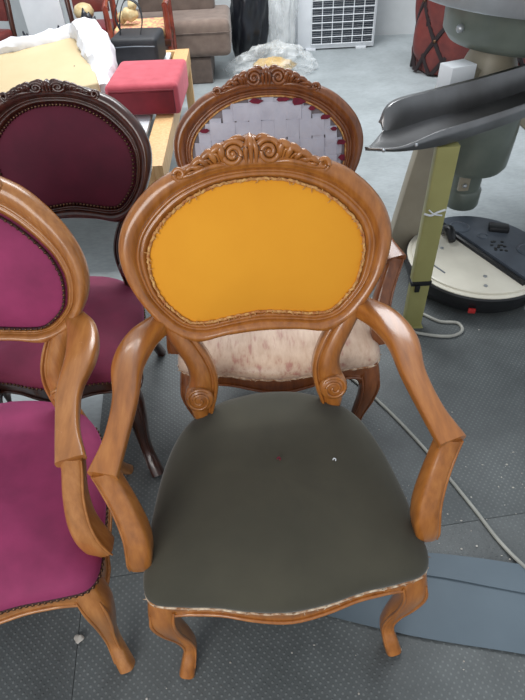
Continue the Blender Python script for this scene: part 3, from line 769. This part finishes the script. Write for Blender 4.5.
bg = empty('holdall_bag', (-.72, 3.98, .450), math.radians(-4)); tag(bg, 'black nylon bag with carrying straps on the pine bench behind the rose cushion', 'bag')
bm = bmesh.new(); box(bm, (0, 0, .09), (.30, .30, .18), bev=.03, seg=4); wobble(bm, .010, 7, 8); bb_ = link('bag_body', bm, M['black_cloth'], bg)
bm = bmesh.new(); sweep(bm, [(-.10, -.05, .17), (-.085, -.02, .28), (-.04, .02, .36), (.03, .03, .33), (.05, .0, .25), (.03, -.05, .17)], [(.03, .006)]*6, (0, 1, .2), 6, 4, 8)
link('strap', bm, M['black_cloth'], bg)
bm = bmesh.new(); sweep(bm, [(-.12, .08, .16), (-.14, .06, .26), (-.09, .09, .38), (-.05, .10, .46)], [(.03, .006)]*4, (0, 1, .2), 6, 4, 8); link('strap', bm, M['black_cloth'], bg)
bm = bmesh.new(); tube(bm, [(-.14, -.152, .13), (0, -.157, .135), (.14, -.152, .13)], .004, 3, 6); link('zip', bm, M['char'], bb_)

# wrapped board leaning on the bench
wb = empty('wrapped_board', (-1.325, 3.33, .4415), math.radians(15)); tag(wb, 'beige board in torn white plastic film lying across the bench behind the wine red chair', 'board')
tilt = Matrix.Rotation(math.radians(-5), 3, 'Y') @ Matrix.Rotation(math.radians(9), 3, 'X')
bm = bmesh.new(); box(bm, (0, -.03, .128), (.86, .66, .08), tilt, .012, 3)
bd = link('board', bm, M['board'], wb)
bm = bmesh.new(); box(bm, (-.05, .18, .06), (.70, .06, .12), None, .006); link('batten', bm, M['pine'], bd)
bm = bmesh.new()
def film(pts, sizes, ref): sweep(bm, pts, sizes, ref, 8, 2.4, 12)
film([(-.62, .28, .150), (-.3, .29, .185), (0, .30, .21), (.25, .31, .23), (.41, .32, .245)], [(.10, .09), (.11, .10), (.11, .10), (.12, .10), (.15, .12)], (0, 0, 1))
film([(.39, .34, .25), (.44, .22, .245), (.47, .05, .20), (.47, -.12, .14), (.44, -.28, .08)], [(.14, .12), (.17, .20), (.18, .22), (.16, .18), (.12, .09)], (1, 0, 0))
wobble(bm, .022, 8, 5); wobble(bm, .012, 24, 6)
for v in bm.verts: v.co.z = max(v.co.z, .001)
fo = link('plastic_film', bm, M['plastic_white'], wb, angle=30)
bm = bmesh.new(); blob(bm, (.33, -.10, .165), (.02, .04, .02), 3, .4, 3, 2); link('black_tab', bm, M['black'], bd)

# white post behind and the springs in front of it
bm = bmesh.new(); box(bm, (0, 0, 1.6), (.30, .26, 3.2), bev=.004)
o = link('white_post', bm, M['white']); o.location = (-1.66, 5.12, FLOOR); o.rotation_euler = (0, 0, .25); tag(o, 'tall white square post standing behind the wrapped board', 'post')
o = empty('zigzag_spring', (-1.44, 4.12, .441)); tag(o, 'dark zigzag wire springs standing behind the wrapped board in front of the white post', 'spring')
for q, (dx, dy, rz) in enumerate([(0, 0, -.35), (.10, .03, .5)]):
    bm = bmesh.new(); pts = []
    for k in range(15):
        t = k/14; pts.append(V((dx+(t-.5)*.16*math.cos(rz)+(.018 if k % 2 else -.018)*math.sin(rz), dy, .13+(t-.5)*.20*math.sin(rz)*1.4+(.03 if (k//1) % 2 else -.03))))
    tube(bm, pts, .005, 4, 6)
    tube(bm, [V((dx, dy, 0.002)), V((dx, dy, .10))], .005, 2, 6)
    link('spring_wire', bm, M['steel_wire'], o)

# ornate lacquered chair beyond the bench
oc = empty('lacquered_chair', (-.80, 4.66, FLOOR), math.radians(2)); tag(oc, 'red lacquered ornate chair with a rose and gold seat behind the black bag', 'chair')
bm = bmesh.new(); box(bm, (0, 0, .455), (.46, .40, .05), bev=.012); link('seat_rail', bm, M['mahogany'], oc)
bm = bmesh.new(); box(bm, (0, .0, .515), (.38, .34, .08), bev=.035, seg=4); wobble(bm, .004, 14, 3); link('seat', bm, M['floral'], oc)
for x in (-.215, .215):
    bm = bmesh.new(); tube(bm, [(x, .17, 0), (x, .17, .45), (x, .19, .75), (x*1.05, .24, 1.05)], [.02, .024, .022, .018], 5, 10); link('leg', bm, M['lacquer'], oc)
    bm = bmesh.new(); tube(bm, [(x, -.17, 0), (x, -.175, .2), (x, -.17, .46), (x, -.17, .70)], [.016, .022, .024, .02], 5, 10); link('leg', bm, M['lacquer'], oc)
    bm = bmesh.new(); tube(bm, [(x, -.18, .69), (x*1.06, .0, .71), (x, .20, .72)], [.022, .018, .02], 5, 10); link('armrest', bm, M['lacquer'], oc)
bm = bmesh.new(); box(bm, (0, .21, .86), (.38, .03, .30), bev=.014, seg=3); link('backrest', bm, M['floral'], oc)
bm = bmesh.new()
ball(bm, (0, 0, .05), .05, 3, (1.2, 1, 1)); ball(bm, (.03, 0, .115), .035, 3); ball(bm, (-.06, .02, .03), .035, 3)
wobble(bm, .012, 22, 3)
o = link('resin_ornament', bm, M['ivory'], angle=180); o.location = (-.86, 4.60, .562); tag(o, 'ivory ornament lying on the rose and gold seat', 'ornament')

# dark furniture at the far left
for i, (x, y, m, lab) in enumerate([(-1.265, 4.94, 'mahogany', 'dark brown carved chair standing between the white post and the red lacquered chair'),
                                    (-2.10, 4.82, 'mahogany', 'dark carved chair standing left of the white post')]):
    k = empty('carved_dark_chair', (x, y, FLOOR), 0 if i == 0 else -.3); k.scale = (.92, .92, .95); tag(k, lab, 'chair')
    bm = bmesh.new(); box(bm, (0, 0, .44), (.44, .42, .06), bev=.014); link('seat_rail', bm, M['mahogany'], k)
    bm = bmesh.new(); box(bm, (0, 0, .50), (.38, .36, .07), bev=.03, seg=4); link('seat', bm, M['rose_dark' if i == 0 else 'leather'], k)
    for xx in (-.19, .19):
        for yy in (-.18, .18):
            bm = bmesh.new(); tube(bm, [(xx, yy, 0), (xx, yy, .42)] if yy < 0 else [(xx, yy, 0), (xx, yy, .45), (xx*1.05, yy+.04, .75), (xx*.9, yy+.10, 1.0)], [.018, .022] if yy < 0 else [.018, .022, .022, .018], 5, 10); link('leg', bm, M[m], k)
    bm = bmesh.new(); tube(bm, [(-.18, .27, .98), (-.08, .28, 1.04), (0, .28, 1.07), (.08, .28, 1.04), (.18, .27, .98)], [.022, .026, .032, .026, .022], 5, 10); link('crest_rail', bm, M[m], k)
    bm = bmesh.new(); box(bm, (0, .235, .78), (.32, .03, .40), Matrix.Rotation(-.15, 3, 'X'), .01); link('backrest', bm, M['leather'], k)
bm = bmesh.new(); blob(bm, (0, 0, .33), (.085, .10, .36), 4, .3, 2.4, 14, 0)
o = link('dark_bag', bm, M['bin_bag'], angle=180); o.location = (-1.16, 4.47, FLOOR); tag(o, 'crumpled dark bag standing upright between the bench and the dark brown chair', 'bag')
bm = bmesh.new(); lathe(bm, [(.03, 0), (.05, .004), (.03, .02), (.035, .04), (.07, .07), (.08, .10), (.06, .14), (.025, .155)], k=24)
o = link('brass_ornament', bm, M['ivory'], angle=180); o.location = (-1.265, 4.87, .498); wob = 0
tag(o, 'pale gold round ornament on the seat of the dark brown chair', 'ornament')

# ------------------------------------------------------------------ light
w = bpy.data.worlds.new('World'); S.world = w; w.use_nodes = True
bgn = w.node_tree.nodes['Background']; bgn.inputs[0].default_value = (.86, .93, 1.0, 1); bgn.inputs[1].default_value = .55
def area(name, loc, target, size, energy, color=(1, 1, 1), size_y=None):
    d = bpy.data.lights.new(name, 'AREA'); d.energy = energy; d.size = size; d.color = color
    if size_y: d.shape = 'RECTANGLE'; d.size_y = size_y
    o = bpy.data.objects.new(name, d); COL.objects.link(o); o.location = loc
    o.rotation_euler = (V(target)-V(loc)).to_track_quat('-Z', 'Y').to_euler(); return o
area('skylight', (.5, 4.4, 3.9), (.2, 2.2, 0), 3.2, 125, (.95, .98, 1.0), 1.8)
area('rear_fill', (-.6, 3.3, 3.3), (-.7, 5.6, .6), 1.6, 70, (1, .99, .97), .4)  # unseen fill added to brighten the white post, bench and back wall
area('open_door', (-1.6, -2.6, 2.2), (0, 1.0, .6), 2.4, 80, (1, .97, .93), 2.2)

# ------------------------------------------------------------------ camera
cd = bpy.data.cameras.new('camera'); cam = bpy.data.objects.new('camera', cd); COL.objects.link(cam)
cd.sensor_fit = 'VERTICAL'; cd.sensor_height = 24; cd.lens = 525/700*24; cd.clip_start = .02
R0 = Matrix.Rotation(math.radians(90-44), 4, 'X') @ Matrix.Rotation(math.radians(-3), 4, 'Z')
cam.matrix_world = Matrix.Translation((0, 0, 1.5)) @ R0
S.camera = cam
S.view_settings.view_transform = 'Standard'; S.view_settings.look = 'None'; S.view_settings.gamma = 1
S.view_settings.use_curve_mapping = False; S.view_settings.exposure = .3
